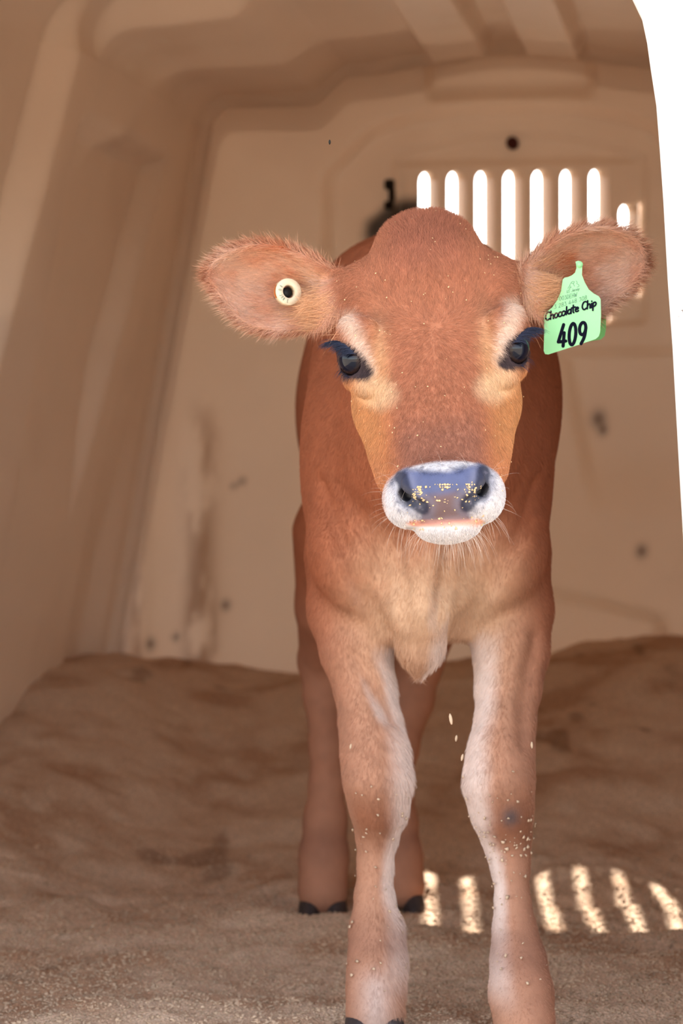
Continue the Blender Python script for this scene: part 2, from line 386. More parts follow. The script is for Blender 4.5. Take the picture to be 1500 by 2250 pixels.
def ell_d(x, y, z, c, r, R=None):
    x, y, z = x - c[0], y - c[1], z - c[2]
    if R is not None:                                       # rows of R are the axes
        x, y, z = R[0, 0] * x + R[0, 1] * y + R[0, 2] * z, R[1, 0] * x + R[1, 1] * y + R[1, 2] * z, R[2, 0] * x + R[2, 1] * y + R[2, 2] * z
    k0 = np.sqrt((x / r[0]) ** 2 + (y / r[1]) ** 2 + (z / r[2]) ** 2); k1 = np.sqrt((x / r[0] ** 2) ** 2 + (y / r[1] ** 2) ** 2 + (z / r[2] ** 2) ** 2)
    return k0 * (k0 - 1) / np.maximum(k1, 1e-6)
def apply(s, d, k, sub=False):
    F = FIELD[s]; FIELD[s] = (smax(F, -d, k) if sub else smin(F, d, k)).astype(np.float32)
def add_chain(pts, rad, k, sub=False, m=.03):
    pts = [np.array(p, float) for p in pts]; A = np.array(pts); r = max(rad) + k + m
    s = box_idx(A.min(0) - r, A.max(0) + r); x, y, z = box_pts(s); d = None
    for a, b, ra, rb in zip(pts[:-1], pts[1:], rad[:-1], rad[1:]):
        q = cone_d(x, y, z, a, b, ra, rb); d = q if d is None else smin(d, q, .012 if not sub else .004)
    apply(s, d, k, sub)
def add_ell(c, r, k, R=None, sub=False, m=.03):
    c = np.array(c, float); e = (max(r) if R is not None else np.array(r)) + k + m
    s = box_idx(c - e, c + e); x, y, z = box_pts(s); apply(s, ell_d(x, y, z, c, r, R), k, sub)
def pr(rp, d): return rp / F_PX * d                         # a width in photo pixels at a distance, in metres

# trunk: barrel, rump, shoulders, neck, brisket
ROT_B = np.array([[math.cos(.10), math.sin(.10), 0], [-math.sin(.10), math.cos(.10), 0], [0, 0, 1]])
add_ell(px(926, 895, 2.98), (.140, .40, .198), .05, ROT_B)
add_chain([px(846, 655, 2.82), px(812, 655, 3.15)], [.050, .060], .05); add_chain([px(950, 655, 2.82), px(905, 665, 3.15)], [.050, .060], .05)
add_ell(px(885, 900, 3.27), (.126, .20, .180), .06, ROT_B)
add_ell(px(938, 945, 2.76), (.112, .20, .195), .05)
add_chain([px(942, 840, 2.76), px(946, 760, 2.54), px(950, 760, 2.43)], [.110, .080, .066], .05)
add_chain([px(943, 1130, 2.68), px(945, 980, 2.55), px(955, 880, 2.44)], [.108, .086, .062], .05)
add_chain([px(940, 1200, 2.66), px(936, 1270, 2.62)], [.092, .052], .05)
for sx, xs_ in ((-1, 752), (1, 1128)):                       # shoulder blades and points of the shoulder
    add_ell(px(1107 if sx > 0 else 767, 1000, 2.66), (.048 if sx < 0 else .040, .09, .105), .035)
    add_ell(px(943 + (160 if sx > 0 else -170), 1205, 2.60), (.044, .055, .058), .025)
add_chain([px(930, 1230, 2.560), px(925, 1330, 2.560), px(924, 1420, 2.575), px(922, 1462, 2.585)], [.034, .031, .021, .010], .020)   # dewlap and brisket
add_chain([px(832, 1290, 2.60), px(850, 1345, 2.61)], [.030, .026], .03); add_chain([px(1020, 1290, 2.60), px(1008, 1345, 2.61)], [.034, .026], .03)

def leg(rows, k):
    add_chain([px(a, b, d) for a, b, d, r in rows], [pr(r, d) for a, b, d, r in rows], k)
leg([(752, 1230, 2.665, 80), (765, 1340, 2.645, 84), (783, 1430, 2.63, 74), (800, 1510, 2.62, 61)], .020)
leg([(800, 1510, 2.62, 61), (812, 1590, 2.605, 62), (822, 1655, 2.59, 68), (829, 1715, 2.58, 70), (831, 1775, 2.585, 59), (827, 1835, 2.597, 41), (823, 1900, 2.60, 34), (821, 1970, 2.60, 38), (826, 2045, 2.59, 55), (828, 2110, 2.578, 59), (825, 2165, 2.565, 59), (823, 2222, 2.553, 64)], .012)
leg([(1122, 1230, 2.655, 84), (1124, 1340, 2.635, 86), (1122, 1430, 2.62, 79), (1116, 1510, 2.605, 67)], .020)
leg([(1116, 1510, 2.605, 67), (1109, 1590, 2.585, 61), (1100, 1655, 2.57, 67), (1096, 1720, 2.56, 73), (1103, 1785, 2.562, 64), (1113, 1845, 2.57, 49), (1121, 1905, 2.565, 38), (1126, 1985, 2.555, 35), (1130, 2045, 2.545, 44), (1138, 2110, 2.53, 57), (1144, 2180, 2.508, 66), (1152, 2245, 2.485, 68)], .012)
leg([(760, 1180, 3.18, 120), (735, 1330, 3.22, 85), (706, 1450, 3.30, 50), (708, 1530, 3.30, 40), (716, 1640, 3.27, 35), (718, 1720, 3.25, 37), (714, 1800, 3.24, 45), (711, 1880, 3.225, 52), (709, 1955, 3.21, 56)], .030)
leg([(960, 1180, 3.22, 115), (940, 1340, 3.28, 80), (920, 1455, 3.36, 52), (900, 1540, 3.35, 50), (876, 1640, 3.32, 42), (866, 1730, 3.29, 40), (869, 1810, 3.275, 46), (875, 1880, 3.26, 50), (880, 1945, 3.245, 54)], .030)

# head frame: u across, v up, w away, in cm
HR = math.radians(3.8); HO = px(952, 770, 2.34)
HU = np.array([math.cos(HR), 0, math.sin(HR)]); HV = np.array([-math.sin(HR), 0, math.cos(HR)]); HW = np.array([0, 1., 0])
HROT = np.stack([HU, HW, HV])                               # rows: u, w, v
def H(u, v, w): return HO + (u + .03 * w) * .01 * HU + v * .01 * HV + w * .01 * HW
def head_uvw(P):
    q = (P - HO) * 100; w = q @ HW; return q @ HU - .03 * w, q @ HV, w
def hell(c, r, k, sub=False, R=None): add_ell(H(*c), tuple(q * .01 for q in (r[0], r[2], r[1])), k * .01, HROT if R is None else R, sub, .015)
def hchain(pts, rad, k, sub=False): add_chain([H(*p) for p in pts], [q * .01 for q in rad], k * .01, sub, .015)
hell((0, 4.9, 5.5), (6.9, 6.9, 6.4), 2.0)
hell((0, 10.0, 7.6), (4.1, 3.1, 3.4), 2.2)
for s in (-1, 1):
    hchain([(s * 1.3, 1.5, 3.2), (s * 1.35, -9.5, -5.0)], [5.0, 3.15], 1.1)
    hchain([(s * 4.9, -.5, 5.2), (s * 4.1, -5, 2.6), (s * 3.1, -10.5, -1.9)], [3.1, 3.2, 2.9], 1.2)
    hell((s * 6.0, 4.6, 4.6), (2.2, 3.0, 3.0), 2.0)                              # temple
hchain([(0, -5, 9), (0, -12.5, -3.6)], [4.4, 3.0], 2.0)                          # lower jaw
hell((0, -12.5, -6.8), (4.95, 3.1, 4.2), 1.4)                                    # muzzle
for s in (-1, 1): hell((s * 3.05, -13.35, -7.3), (2.15, 2.25, 3.2), 1.0)         # upper lips
hell((0, -12.1, -8.4), (3.2, 2.25, 3.3), .9)                                     # nose pad
hell((.2, -15.5, -6.9), (2.95, 1.65, 3.0), .5)                                   # chin
hchain([(-3.6, -14.9, -8.6), (-2.2, -15.35, -9.7), (0, -15.45, -10.3), (2.2, -15.25, -9.7), (3.8, -14.7, -8.4)], [.16, .2, .2, .2, .16], .25, True)
EYES = []
for s in (-1, 1):
    ec = H(s * 6.85, -.3, .55); g = (s * .80 * HU - .60 * HW - .02 * HV); g /= np.linalg.norm(g)
    up = HV - s * 0 * HU; up = up - g * (up @ g); up /= np.linalg.norm(up); sd_ = np.cross(up, g)
    # tilt: the front corner of the eye sits low
    ti = math.radians(26) * 1; fr = sd_ if (sd_ @ HW) < 0 else -sd_
    ax1 = fr * math.cos(ti) - up * math.sin(ti); ax2 = fr * math.sin(ti) + up * math.cos(ti)
    EYES.append((s, ec, g, ax1, ax2))
    hell((s * 6.35, -.25, 1.0), (2.35, 2.5, 2.6), 1.5)                           # orbit
    hchain([(s * 8.0, 1.55, 1.5), (s * 7.1, 2.35, .2), (s * 5.6, 2.3, -1.0)], [.75, .95, .7], 1.2)  # brow
    hchain([(s * 7.6, -2.2, 1.2), (s * 6.6, -2.7, -.4), (s * 5.2, -2.9, -1.4)], [.5, .6, .5], 1.0)   # lower lid roll
    R = np.stack([ax1, g, ax2])
    add_ell(ec + g * .016 + ax1 * .001, (.0168, .016, .0125), .004, R, True, .01)
    add_ell(ec, (.0176,) * 3, .001, None, True, .01)
    hchain([(s * 3.5, -11.0, -10.1), (s * 3.75, -11.9, -10.35), (s * 3.3, -12.85, -10.5), (s * 2.2, -13.55, -11.0)], [.28, .55, .70, .42], .22, True)   # nostril
    hchain([(s * 3.3, -12.6, -9.4), (s * 2.6, -12.5, -7.0)], [.62, .45], .3, True)
    hchain([(s * 2.4, -11.1, -10.7), (s * 2.85, -11.7, -10.75), (s * 2.1, -12.75, -11.2)], [.62, .50, .40], .45)                                          # nose wing
    hchain([(s * 6.3, 5.2, 6.2), (s * 8.8, 4.9, 6.7)], [3.0, 2.3], 1.8)           # ear root

# ears: outline traced once, cupped, about 5 mm thick
EAR_L = [(760, 600), (735, 588), (700, 572), (660, 550), (610, 533), (560, 531), (510, 543), (472, 562), (452, 588), (450, 604), (460, 627), (485, 662), (515, 698), (548, 720), (592, 732), (640, 731), (690, 722), (730, 705), (765, 690)]
EAR_R = [(1130, 590), (1165, 566), (1190, 540), (1215, 522), (1255, 502), (1300, 492), (1350, 495), (1396, 514), (1419, 543), (1425, 572), (1421, 592), (1405, 616), (1383, 640), (1348, 664), (1325, 690), (1290, 712), (1240, 718), (1195, 700), (1140, 680)]
D_EAR = 2.405
def poly_sd(x, z, poly):
    d = np.full(x.shape, 1e9); inside = np.zeros(x.shape, bool); n = len(poly)
    for i in range(n):
        a, b = poly[i], poly[(i + 1) % n]; e = b - a; wx, wz = x - a[0], z - a[1]
        t = np.clip((wx * e[0] + wz * e[1]) / (e @ e), 0, 1); d = np.minimum(d, (wx - t * e[0]) ** 2 + (wz - t * e[1]) ** 2)
        c = ((a[1] <= z) != (b[1] <= z)) & (x < a[0] + (z - a[1]) / (e[1] if abs(e[1]) > 1e-12 else 1e-12) * e[0]); inside ^= c
    d = np.sqrt(d); return np.where(inside, -d, d)
def smooth_poly(pts):
    P = np.array([px(a, b, D_EAR)[[0, 2]] for a, b in pts])
    for _ in range(2):
        Q = np.roll(P, -1, 0); P = np.stack([.75 * P + .25 * Q, .25 * P + .75 * Q], 1).reshape(-1, 2)
    return P
EARS = []
for s, out in ((-1, EAR_L), (1, EAR_R)):
    poly = smooth_poly(out); EARS.append((s, poly))
    lo = poly.min(0); hi = poly.max(0)
    sl = box_idx((lo[0] - .02, D_EAR - .06, lo[1] - .02), (hi[0] + .02, D_EAR + .07, hi[1] + .02)); x, y, z = box_pts(sl)
    X2, Z2 = np.meshgrid(x.ravel(), z.ravel(), indexing='ij'); e2 = poly_sd(X2, Z2, poly)
    ins = np.clip(-e2, 0, .04)
    y0 = D_EAR - .006 + .044 * (1 - np.exp(-ins / .020))
    # the upper rim rolls forward over the cup
    zc = (lo[1] + hi[1]) / 2; y0 = y0 - .010 * sstep(zc, hi[1], Z2) * np.exp(-ins / .02)
    tipd = np.abs(X2 - (hi[0] if s < 0 else lo[0])) / (hi[0] - lo[0]); y0 = y0 + .012 * tipd
    r = .0022; sh = (np.abs(y - y0[:, None, :]) * .80 - (.0026 + .004 * sstep(.35, 0, tipd))[:, None, :]) + r; ee = (e2 + .0015)[:, None, :] + r
    d = np.sqrt(np.maximum(sh, 0) ** 2 + np.maximum(ee, 0) ** 2) + np.minimum(np.maximum(sh, ee), 0) - r
    apply(sl, d.astype(np.float32), .012)
    cc = px(668, 642, 2.40) if s < 0 else px(1240, 600, 2.40)
    add_ell(cc + np.array([0, .010, 0]), (.014, .016, .010), .008, None, True, .01)

def surf_d(a, b):                                           # distance at which a line of sight meets the trunk
    for d in np.arange(2.45, 3.2, .004):
        p = px(a, b, d); i = tuple(min(max(int(np.searchsorted(g, q)), 0), len(g) - 1) for g, q in zip((gx, gy, gz), p))
        if FIELD[i] < 0: return d
    return 2.6
for line, r in (([(758, 1205), (778, 1270), (806, 1330), (842, 1392)], .0060), ([(1098, 1225), (1072, 1290), (1050, 1345), (1034, 1388)], .0060), ([(1176, 1400), (1162, 1480), (1152, 1560), (1150, 1630)], .0035),
                ([(872, 1215), (884, 1290), (890, 1370)], .0040), ([(985, 1215), (972, 1290), (962, 1360)], .0040), ([(775, 1440), (815, 1500), (850, 1570)], .0028), ([(700, 1060), (722, 1130), (752, 1200)], .0050), ([(1180, 1060), (1160, 1140), (1120, 1215)], .0050)):
    add_chain([px(a, b, surf_d(a, b) - .001) for a, b in line], [r * .5] + [r] * (len(line) - 2) + [r * .5], .016, True)
def surface_net(Fd, gx, gy, gz):
    S = Fd < 0
    shp = np.array(Fd.shape) - 1
    cnt = np.zeros(shp, np.uint8)
    for a in (0, 1):
        for b in (0, 1):
            for c in (0, 1): cnt += S[a:a + shp[0], b:b + shp[1], c:c + shp[2]]
    act = np.argwhere((cnt > 0) & (cnt < 8)); del cnt
    idx = np.full(shp, -1, np.int32); idx[tuple(act.T)] = np.arange(len(act))
    acc = np.zeros((len(act), 3)); num = np.zeros(len(act)); G = (gx, gy, gz)
    for ax in range(3):
        o1, o2 = [k for k in range(3) if k != ax]
        for p in (0, 1):
            for q in (0, 1):
                A = act.copy(); A[:, o1] += p; A[:, o2] += q; B = A.copy(); B[:, ax] += 1
                fa = Fd[tuple(A.T)].astype(float); fb = Fd[tuple(B.T)].astype(float); m = (fa < 0) != (fb < 0)
                t = fa[m] / (fa[m] - fb[m]); Am = A[m]; pt = np.stack([G[k][Am[:, k]] for k in range(3)], 1); pt[:, ax] += t * (G[ax][Am[:, ax] + 1] - G[ax][Am[:, ax]])
                acc[m] += pt; num[m] += 1
    V = acc / num[:, None]; quads = []
    for ax in range(3):
        o1, o2 = (ax + 1) % 3, (ax + 2) % 3
        sa = [slice(None)] * 3; sb = [slice(None)] * 3; sa[ax] = slice(0, -1); sb[ax] = slice(1, None)
        ch = S[tuple(sa)] != S[tuple(sb)]; e = np.argwhere(ch)
        e = e[(e[:, o1] > 0) & (e[:, o2] > 0) & (e[:, o1] < shp[o1]) & (e[:, o2] < shp[o2])]
        neg = S[tuple(e.T)]
        def cell(d1, d2):
            c = e.copy(); c[:, o1] -= d1; c[:, o2] -= d2; return idx[tuple(c.T)]
        q = np.stack([cell(1, 1), cell(0, 1), cell(0, 0), cell(1, 0)], 1); q[~neg] = q[~neg][:, ::-1]; quads.append(q)
    return V, np.concatenate(quads)
BV, BF = surface_net(FIELD, gx, gy, gz)
del FIELD
# keep the largest connected piece
def largest(V, Fq):
    lab = np.arange(len(V))
    for _ in range(400):
        m = lab[Fq].min(1); new = lab.copy()
        for k in range(4): np.minimum.at(new, Fq[:, k], m)
        new = new[new]
        if (new == lab).all(): break
        lab = new
    root = np.bincount(lab).argmax(); keep = lab == root; mp = np.cumsum(keep) - 1
    f = Fq[keep[Fq].all(1)]; return V[keep], mp[f]
BV, BF = largest(BV, BF)
def relax(V, Fq, it, lam=.5):
    n = len(V); E_ = np.concatenate([Fq[:, [0, 1]], Fq[:, [1, 2]], Fq[:, [2, 3]], Fq[:, [3, 0]]]); E_ = np.concatenate([E_, E_[:, ::-1]])
    deg = np.bincount(E_[:, 0], minlength=n).astype(float)
    for i in range(it):
        s = np.stack([np.bincount(E_[:, 0], V[E_[:, 1], k], n) for k in range(3)], 1) / deg[:, None]
        V = V + (lam if i % 2 == 0 else -lam * 1.04) * (s - V)
    return V
BV = relax(BV, BF, 6)
def vnormals(V, Fq):
    n = np.cross(V[Fq[:, 2]] - V[Fq[:, 0]], V[Fq[:, 3]] - V[Fq[:, 1]]); N = np.zeros_like(V)
    for k in range(4):
        for a in range(3): N[:, a] += np.bincount(Fq[:, k], n[:, a], len(V))
    return N / np.maximum(np.linalg.norm(N, axis=1, keepdims=True), 1e-12)
BN = vnormals(BV, BF)

# ---- coat colours (markings of the animal itself)
EARPOLY = {s: p for s, p in EARS}
def ear_in(P):
    m = np.zeros(len(P)); 
    for s, p in EARS:
        d = poly_sd(P[:, 0], P[:, 2], p); out = sstep(.075, .095, s * ((P - HO) @ HU)); m = np.maximum(m, sstep(.002, -.004, d) * out * (P[:, 1] < 2.50))
    return m
def coat(P, N):
    u, v, w = head_uvw(P); a = np.abs(u); n1 = fbm(P, 28, 3); n2 = fbm(P, 90, 13)
    head = sstep(2.475, 2.44, P[:, 1]) * sstep(.455, .475, P[:, 2])
    # trunk and legs
    c = np.tile(lin(164, 96, 66), (len(P), 1))
    c = mix(c, lin(220, 182, 148), .9 * sstep(.53, .40, P[:, 2] + .05 * (n1 - .5)) * sstep(2.74, 2.62, P[:, 1]) * sstep(.125, .035, np.abs(P[:, 0] - .092)))
    low = sstep(.46, .28, P[:, 2]); c = mix(c, lin(182, 130, 104), .85 * low)
    front = P[:, 1] < 2.85
    mid = np.where(front, .105, .028); side = np.sign(mid - P[:, 0])
    inner = sstep(.10, .75, N[:, 0] * side + .25 * (n1 - .5)) * sstep(.46, .34, P[:, 2]) * sstep(.03, .08, P[:, 2]) * front
    c = mix(c, lin(230, 208, 197), .88 * inner)
    knee = np.exp(-((P[:, 2] - .208) / .030) ** 2) * sstep(-.1, -.8, N[:, 1]) * front * (1 - .8 * inner)
    c = mix(c, lin(138, 84, 58), .85 * knee * sstep(.3, .6, n1 + .15))
    c = mix(c, lin(206, 186, 178), .6 * sstep(.075, .045, P[:, 2]) * np.exp(-((P[:, 0] - .034) / .016) ** 2) * sstep(.0, -.5, N[:, 1]) * front)
    c = mix(c, lin(150, 104, 84), .6 * np.exp(-((P[:, 2] - .088) / .022) ** 2))
    kc = px(1126, 1792, 2.50); c = mix(c, lin(84, 78, 80), .8 * np.exp(-((P[:, 0] - kc[0]) / .009) ** 2 - ((P[:, 2] - .214) / .010) ** 2) * sstep(-.1, -.5, N[:, 1]) * front)
    # head
    h = np.tile(lin(176, 112, 82), (len(P), 1))
    h = mix(h, lin(158, 94, 72), .6 * sstep(4, 10, v) * sstep(5, 2, a))
    h = mix(h, lin(198, 132, 88), .75 * sstep(3.2, 5.0, a) * sstep(2.5, -2, v))
    h = mix(h, lin(204, 146, 92), .6 * sstep(3.8, 6.0, a) * sstep(-1, -4, v) * sstep(-12, -7, v))
    # pale streak above each eye, pale patch below it
    t = np.clip(((a - 7.5) * -1.9 + (v - 3.6) * -4.9) / (1.9 ** 2 + 4.9 ** 2), 0, 1); dl = np.hypot(a - 7.5 + 1.9 * t, v - 3.6 + 4.9 * t)
    h = mix(h, lin(226, 200, 180), .78 * sstep(1.3, .1, dl / (1.25 - .45 * t) + .9 * (n1 - .5)) * sstep(4, 2, w))
    q = ((a - 5.3 - .30 * (v + 3.2)) / 1.9) ** 2 + ((v + 3.3) / 1.6) ** 2
    h = mix(h, lin(226, 190, 152), .85 * sstep(1.7, .0, q + .5 * (n1 - .5)))
    h = mix(h, lin(216, 176, 132), .5 * np.exp(-((a - 4.6) / .8) ** 2 - ((v + .2) / 3.0) ** 2))
    # dark bridge towards the nose
    h = mix(h, lin(150, 100, 82), .7 * sstep(-4.5, -8.5, v) * sstep(4.4, 2.6, a))
    # dark eye rim
    for s, ec, g, a1, a2 in EYES:
        d = P - ec; x1 = d @ a1 * 100; x2 = d @ a2 * 100; x3 = d @ g * 100
        q = (x1 / 2.25) ** 2 + (x2 / 1.62) ** 2
        h = mix(h, lin(60, 44, 46), sstep(1.25, .85, q + .35 * (n2 - .5)) * sstep(-.3, .3, x3))
        q2 = ((x1 - 1.6) / 1.3) ** 2 + ((x2 + .2) / .9) ** 2
        h = mix(h, lin(62, 48, 50), sstep(1.2, .7, q2 + .3 * (n2 - .5)) * sstep(-.5, .2, x3))
    # white muzzle, slate nose pad, pink lip
    q = (a / 5.25) ** 2.4 + (np.clip(v + 13.2, 0, 9) / 3.15) ** 2.4
    mz = sstep(1.16, .92, q + .35 * (n1 - .5)) * sstep(-3.6, -4.8, w)
    h = mix(h, lin(216, 209, 209), mz)
    upper = sstep(.28, -.20, a - (3.45 - .95 * np.clip(-11.6 - v, 0, 3)) + .3 * (n2 - .5)) * sstep(-10.45, -11.1, v - .05 * a * a + .5 * (n2 - .5)) * (v > -13.5)
    lower = sstep(.28, -.20, a - (1.55 + .45 * np.clip(-13.6 - v, 0, 2)) + .3 * (n2 - .5)) * sstep(-12.6, -13.1, v) * sstep(-15.45, -15.1, v)
    pad = np.maximum(upper, lower) * sstep(-7.8, -8.8, w)
    h = mix(h, lin(78, 86, 124), .95 * pad)
    h = mix(h, lin(122, 98, 96), .9 * pad * sstep(-12.2, -13.2, v + .8 * (n1 - .5)))
    # dark skin in and below the nostril, a crescent
    tq = np.clip(((a - 3.5) * -1.6 + (v + 11.2) * -2.6) / (1.6 ** 2 + 2.6 ** 2), 0, 1); dn = np.hypot(a - 3.5 + 1.6 * tq - .45 * np.sin(math.pi * tq), v + 11.2 + 2.6 * tq)
    nost = sstep(-7.0, -8.0, w)
    h = mix(h, lin(46, 48, 66), .95 * sstep(.95, .45, dn + .5 * (n2 - .5)) * nost)
    h = mix(h, lin(120, 120, 140), .55 * sstep(1.5, .8, dn + .8 * (n2 - .5)) * nost * mz * (1 - sstep(.95, .45, dn)))
    sp = sstep(.71, .76, value_noise(P, 430, 5)) * mz * (1 - pad) * sstep(5.2, 3.4, a) * sstep(-15.2, -14.4, v)
    h = mix(h, lin(110, 104, 116), .7 * sp)
    lip = np.exp(-((v + 15.25 + .05 * u) / .33) ** 2) * sstep(3.9, 2.6, a) * sstep(-7.4, -8.2, w)
    h = mix(h, lin(226, 150, 122), .9 * sstep(.2, .7, lip) * (1 - .6 * pad))
    # ears
    e = ear_in(P); fr = sstep(.15, -.4, N[:, 1])
    ec_ = mix(np.tile(lin(214, 156, 128), (len(P), 1)), lin(222, 182, 160), sstep(.35, .65, fbm(P, 40, 50)))
    ec_ = mix(ec_, lin(200, 104, 50), .8 * sstep(.42, .62, fbm(P, 34, 61)) * np.exp(-((a - 13.0) / 2.6) ** 2))
    h = mix(h, mix(np.tile(lin(150, 84, 54), (len(P), 1)), 0 * ec_, fr * 0) * (1 - fr)[:, None] + ec_ * fr[:, None], e)
    c = mix(c, h, np.maximum(head, e))
    return np.clip(c * (.77 + .27 * n2)[:, None], 0, 1)
BC = coat(BV, BN)
calf = tag(empty('calf', (.10, 2.85, .0)), 'young reddish brown calf with white muzzle standing in the hutch', 'calf')
body = mesh_obj('body', BV, BF, M_SKIN, calf, col=BC)

# ---- strands: tapered three-sided tubes joined into one mesh
def strands(name, lines, rad, mat, parent=None, taper=.15):
    V = []; Fc = []
    for L, r0 in zip(lines, rad):
        L = np.asarray(L); n = len(L); T = np.gradient(L, axis=0); T /= np.linalg.norm(T, axis=1, keepdims=True) + 1e-12
        ref = np.array([0, 1., 0]) if abs(T[0, 1]) < .9 else np.array([1., 0, 0])
        A = np.cross(T, ref); A /= np.linalg.norm(A, axis=1, keepdims=True) + 1e-12; B = np.cross(T, A); b = len(V)
        for i in range(n):
            r = r0 * (1 + (taper - 1) * i / (n - 1))
            for k in range(3): V.append(L[i] + r * (math.cos(2.094 * k) * A[i] + math.sin(2.094 * k) * B[i]))
        for i in range(n - 1):
            for k in range(3): m = (k + 1) % 3; Fc.append((b + 3 * i + k, b + 3 * i + m, b + 3 * i + 3 + m, b + 3 * i + 3 + k))
    return mesh_obj(name, V, np.array(Fc), mat, parent)
def bend(root, d0, d1, length, n=6):                       # starts along d0, ends along d1
    P = [np.array(root, float)]
    for i in range(n - 1):
        t = i / (n - 2); d = d0 * (1 - t) + d1 * t; P.append(P[-1] + d / np.linalg.norm(d) * length / (n - 1))
    return np.array(P)

# ---- eyes with lids' lashes
for s, ec, g, a1, a2 in EYES:
    bm = bmesh.new(); bmesh.ops.create_uvsphere(bm, u_segments=48, v_segments=32, radius=.0171)
    D = np.array([v.co[:] for v in bm.verts]); Fe = [[v.index for v in f.verts] for f in bm.faces]; bm.free()
    d = D / np.linalg.norm(D, axis=1, keepdims=True); c1, c2, c3 = d @ a1, d @ a2, d @ g
    c1 = c1 * .92 - .1; rr = np.sqrt(c1 ** 2 + c2 ** 2)
    c = np.tile(lin(24, 20, 24), (len(D), 1)); c = mix(c, lin(46, 30, 24), sstep(.72, .66, rr) * sstep(.0, .2, c3)); c = mix(c, lin(14, 17, 30), sstep(.60, .50, np.hypot(c1 / 1.15, c2)) * sstep(0, .2, c3))
    c = mix(c, lin(110, 84, 76), sstep(.80, .86, rr) * sstep(.97, .93, rr) * sstep(.1, .3, c3) * .5)
    eye = mesh_obj('eye', ec + D + g * .0015 * sstep(.75, .3, rr)[:, None] * (c3 > 0)[:, None], Fe, M_EYE, calf, col=c)
    eye['label'] = 'dark glossy eye'
    L = []; R = []
    out = s * HU
    for k in range(210):
        t = RNG.uniform(-1, 1); root = ec + g * (.0115 + .002 * RNG.random()) + a1 * (.0135 * t - .002) + a2 * (.0118 - .0035 * t * t) + HV * .0012
        d0 = out * (.75 + .2 * RNG.random()) - HW * .35 + HV * (.30 + .1 * RNG.normal()); d1 = out * 1.0 + HW * .05 - HV * (.62 + .12 * RNG.normal()) + RNG.normal(size=3) * .08
        L.append(bend(root, d0, d1, (.015 + .008 * RNG.random()) * (1 - .30 * max(t, 0)))); R.append(.00036)
    for k in range(26):
        t = RNG.uniform(-.6, .8); root = ec + g * .0125 + a1 * .012 * t - a2 * .0128
        L.append(bend(root, g * .8 - HV * .4, out * .6 - HV * 1.0 + RNG.normal(size=3) * .2, .007 + .005 * RNG.random())); R.append(.00016)
    strands('eyelashes', L, R, M_LASH, calf)['kind'] = 'stuff'

# ---- hooves: two claws each
def hoof(P, w, yaw=0):
    V = []; Fc = []
    for s in (-1, 1):
        rows = [(0, 1.0, 0), (.009, .97, .003), (.018, .88, .008), (.026, .74, .014)]; n = 18; b = len(V)
        for z, sc, back in rows:
            for k in range(n):
                a = 2 * math.pi * k / n; x = w * .50 * sc * math.cos(a); y = w * 1.02 * sc * math.sin(a)
                if s * x < 0: x *= .86
                V.append((P[0] + s * w * .50 + x, P[1] + y + back, z + P[2]))
        for r in range(3):
            for k in range(n): m = (k + 1) % n; Fc.append((b + r * n + k, b + r * n + m, b + (r + 1) * n + m, b + (r + 1) * n + k))
        Fc.append([b + k for k in range(n)][::-1]); Fc.append([b + 3 * n + k for k in range(n)])
    mesh_obj('hoof', V, Fc, M_HOOF, calf)['label'] = 'dark cloven hoof'
for p, dd, w in (((823, 2560), 2.545, .0305), ((1158, 2560), 2.462, .0305), ((709, 0), 3.200, .031), ((880, 0), 3.232, .031)):
    hoof(np.array([(p[0] - 750) / F_PX * dd, dd, -.004]), w)

# ---- hair coat as hair curves
def sample_mesh(V, Fq, weight, n):
    T = np.concatenate([Fq[:, [0, 1, 2]], Fq[:, [0, 2, 3]]]); A = np.linalg.norm(np.cross(V[T[:, 1]] - V[T[:, 0]], V[T[:, 2]] - V[T[:, 0]]), axis=1) * weight[T].mean(1)
    c = np.cumsum(A); k = np.searchsorted(c, RNG.random(n) * c[-1]); r1 = np.sqrt(RNG.random(n)); r2 = RNG.random(n)
    return T[k], np.stack([1 - r1, r1 * (1 - r2), r1 * r2], 1)
def interp(A, T, w): return (A[T] * w[..., None]).sum(1)
def unit(v): return v / np.maximum(np.linalg.norm(v, axis=-1, keepdims=True), 1e-9)
def make_fur(name, weight, n, length, lift, flow, radius, jitter=.22, tip=1.12, colour=None, vary=.20):
    T, w = sample_mesh(BV, BF, weight, n); P = interp(BV, T, w); N = unit(interp(BN, T, w)); C = interp(BC, T, w)
    d = flow(P, N) + RNG.normal(size=P.shape) * jitter; d = unit(d - N * (d * N).sum(1, keepdims=True))
    l = length(P) if callable(length) else np.full(n, length); l = l * RNG.uniform(.6, 1.25, n)
    li = lift(P, N) if callable(lift) else np.full(n, lift)
    K = 4; pts = [P - N * .0004]; 
    for i in range(K - 1):
        up = li * (1.25 - .75 * i / (K - 1)); pts.append(pts[-1] + unit(d + N * up[:, None]) * (l / (K - 1))[:, None])
    pts = np.stack(pts, 1).astype(np.float32)
    if colour is not None: C = colour(P, N, C)
    C = np.clip(C * np.clip(RNG.normal(1.0, vary, n), .4, 1.9)[:, None] * tip, 0, .95)
    hc = bpy.data.hair_curves.new(name); hc.add_curves([K] * n)
    hc.attributes['position'].data.foreach_set('vector', pts.ravel())
    ra = hc.attributes.get('radius') or hc.attributes.new('radius', 'FLOAT', 'POINT')
    ra.data.foreach_set('value', np.tile(np.array([1, .9, .65, .15]) * radius, n).astype(np.float32))
    ca = hc.attributes.new('Col', 'FLOAT_COLOR', 'CURVE'); ca.data.foreach_set('color', np.concatenate([C, np.ones((n, 1))], 1).astype(np.float32).ravel())
    hc.materials.append(M_FUR)
    o = bpy.data.objects.new(name, hc); COL.objects.link(o); set_parent(o, calf); o['kind'] = 'stuff'
    return o
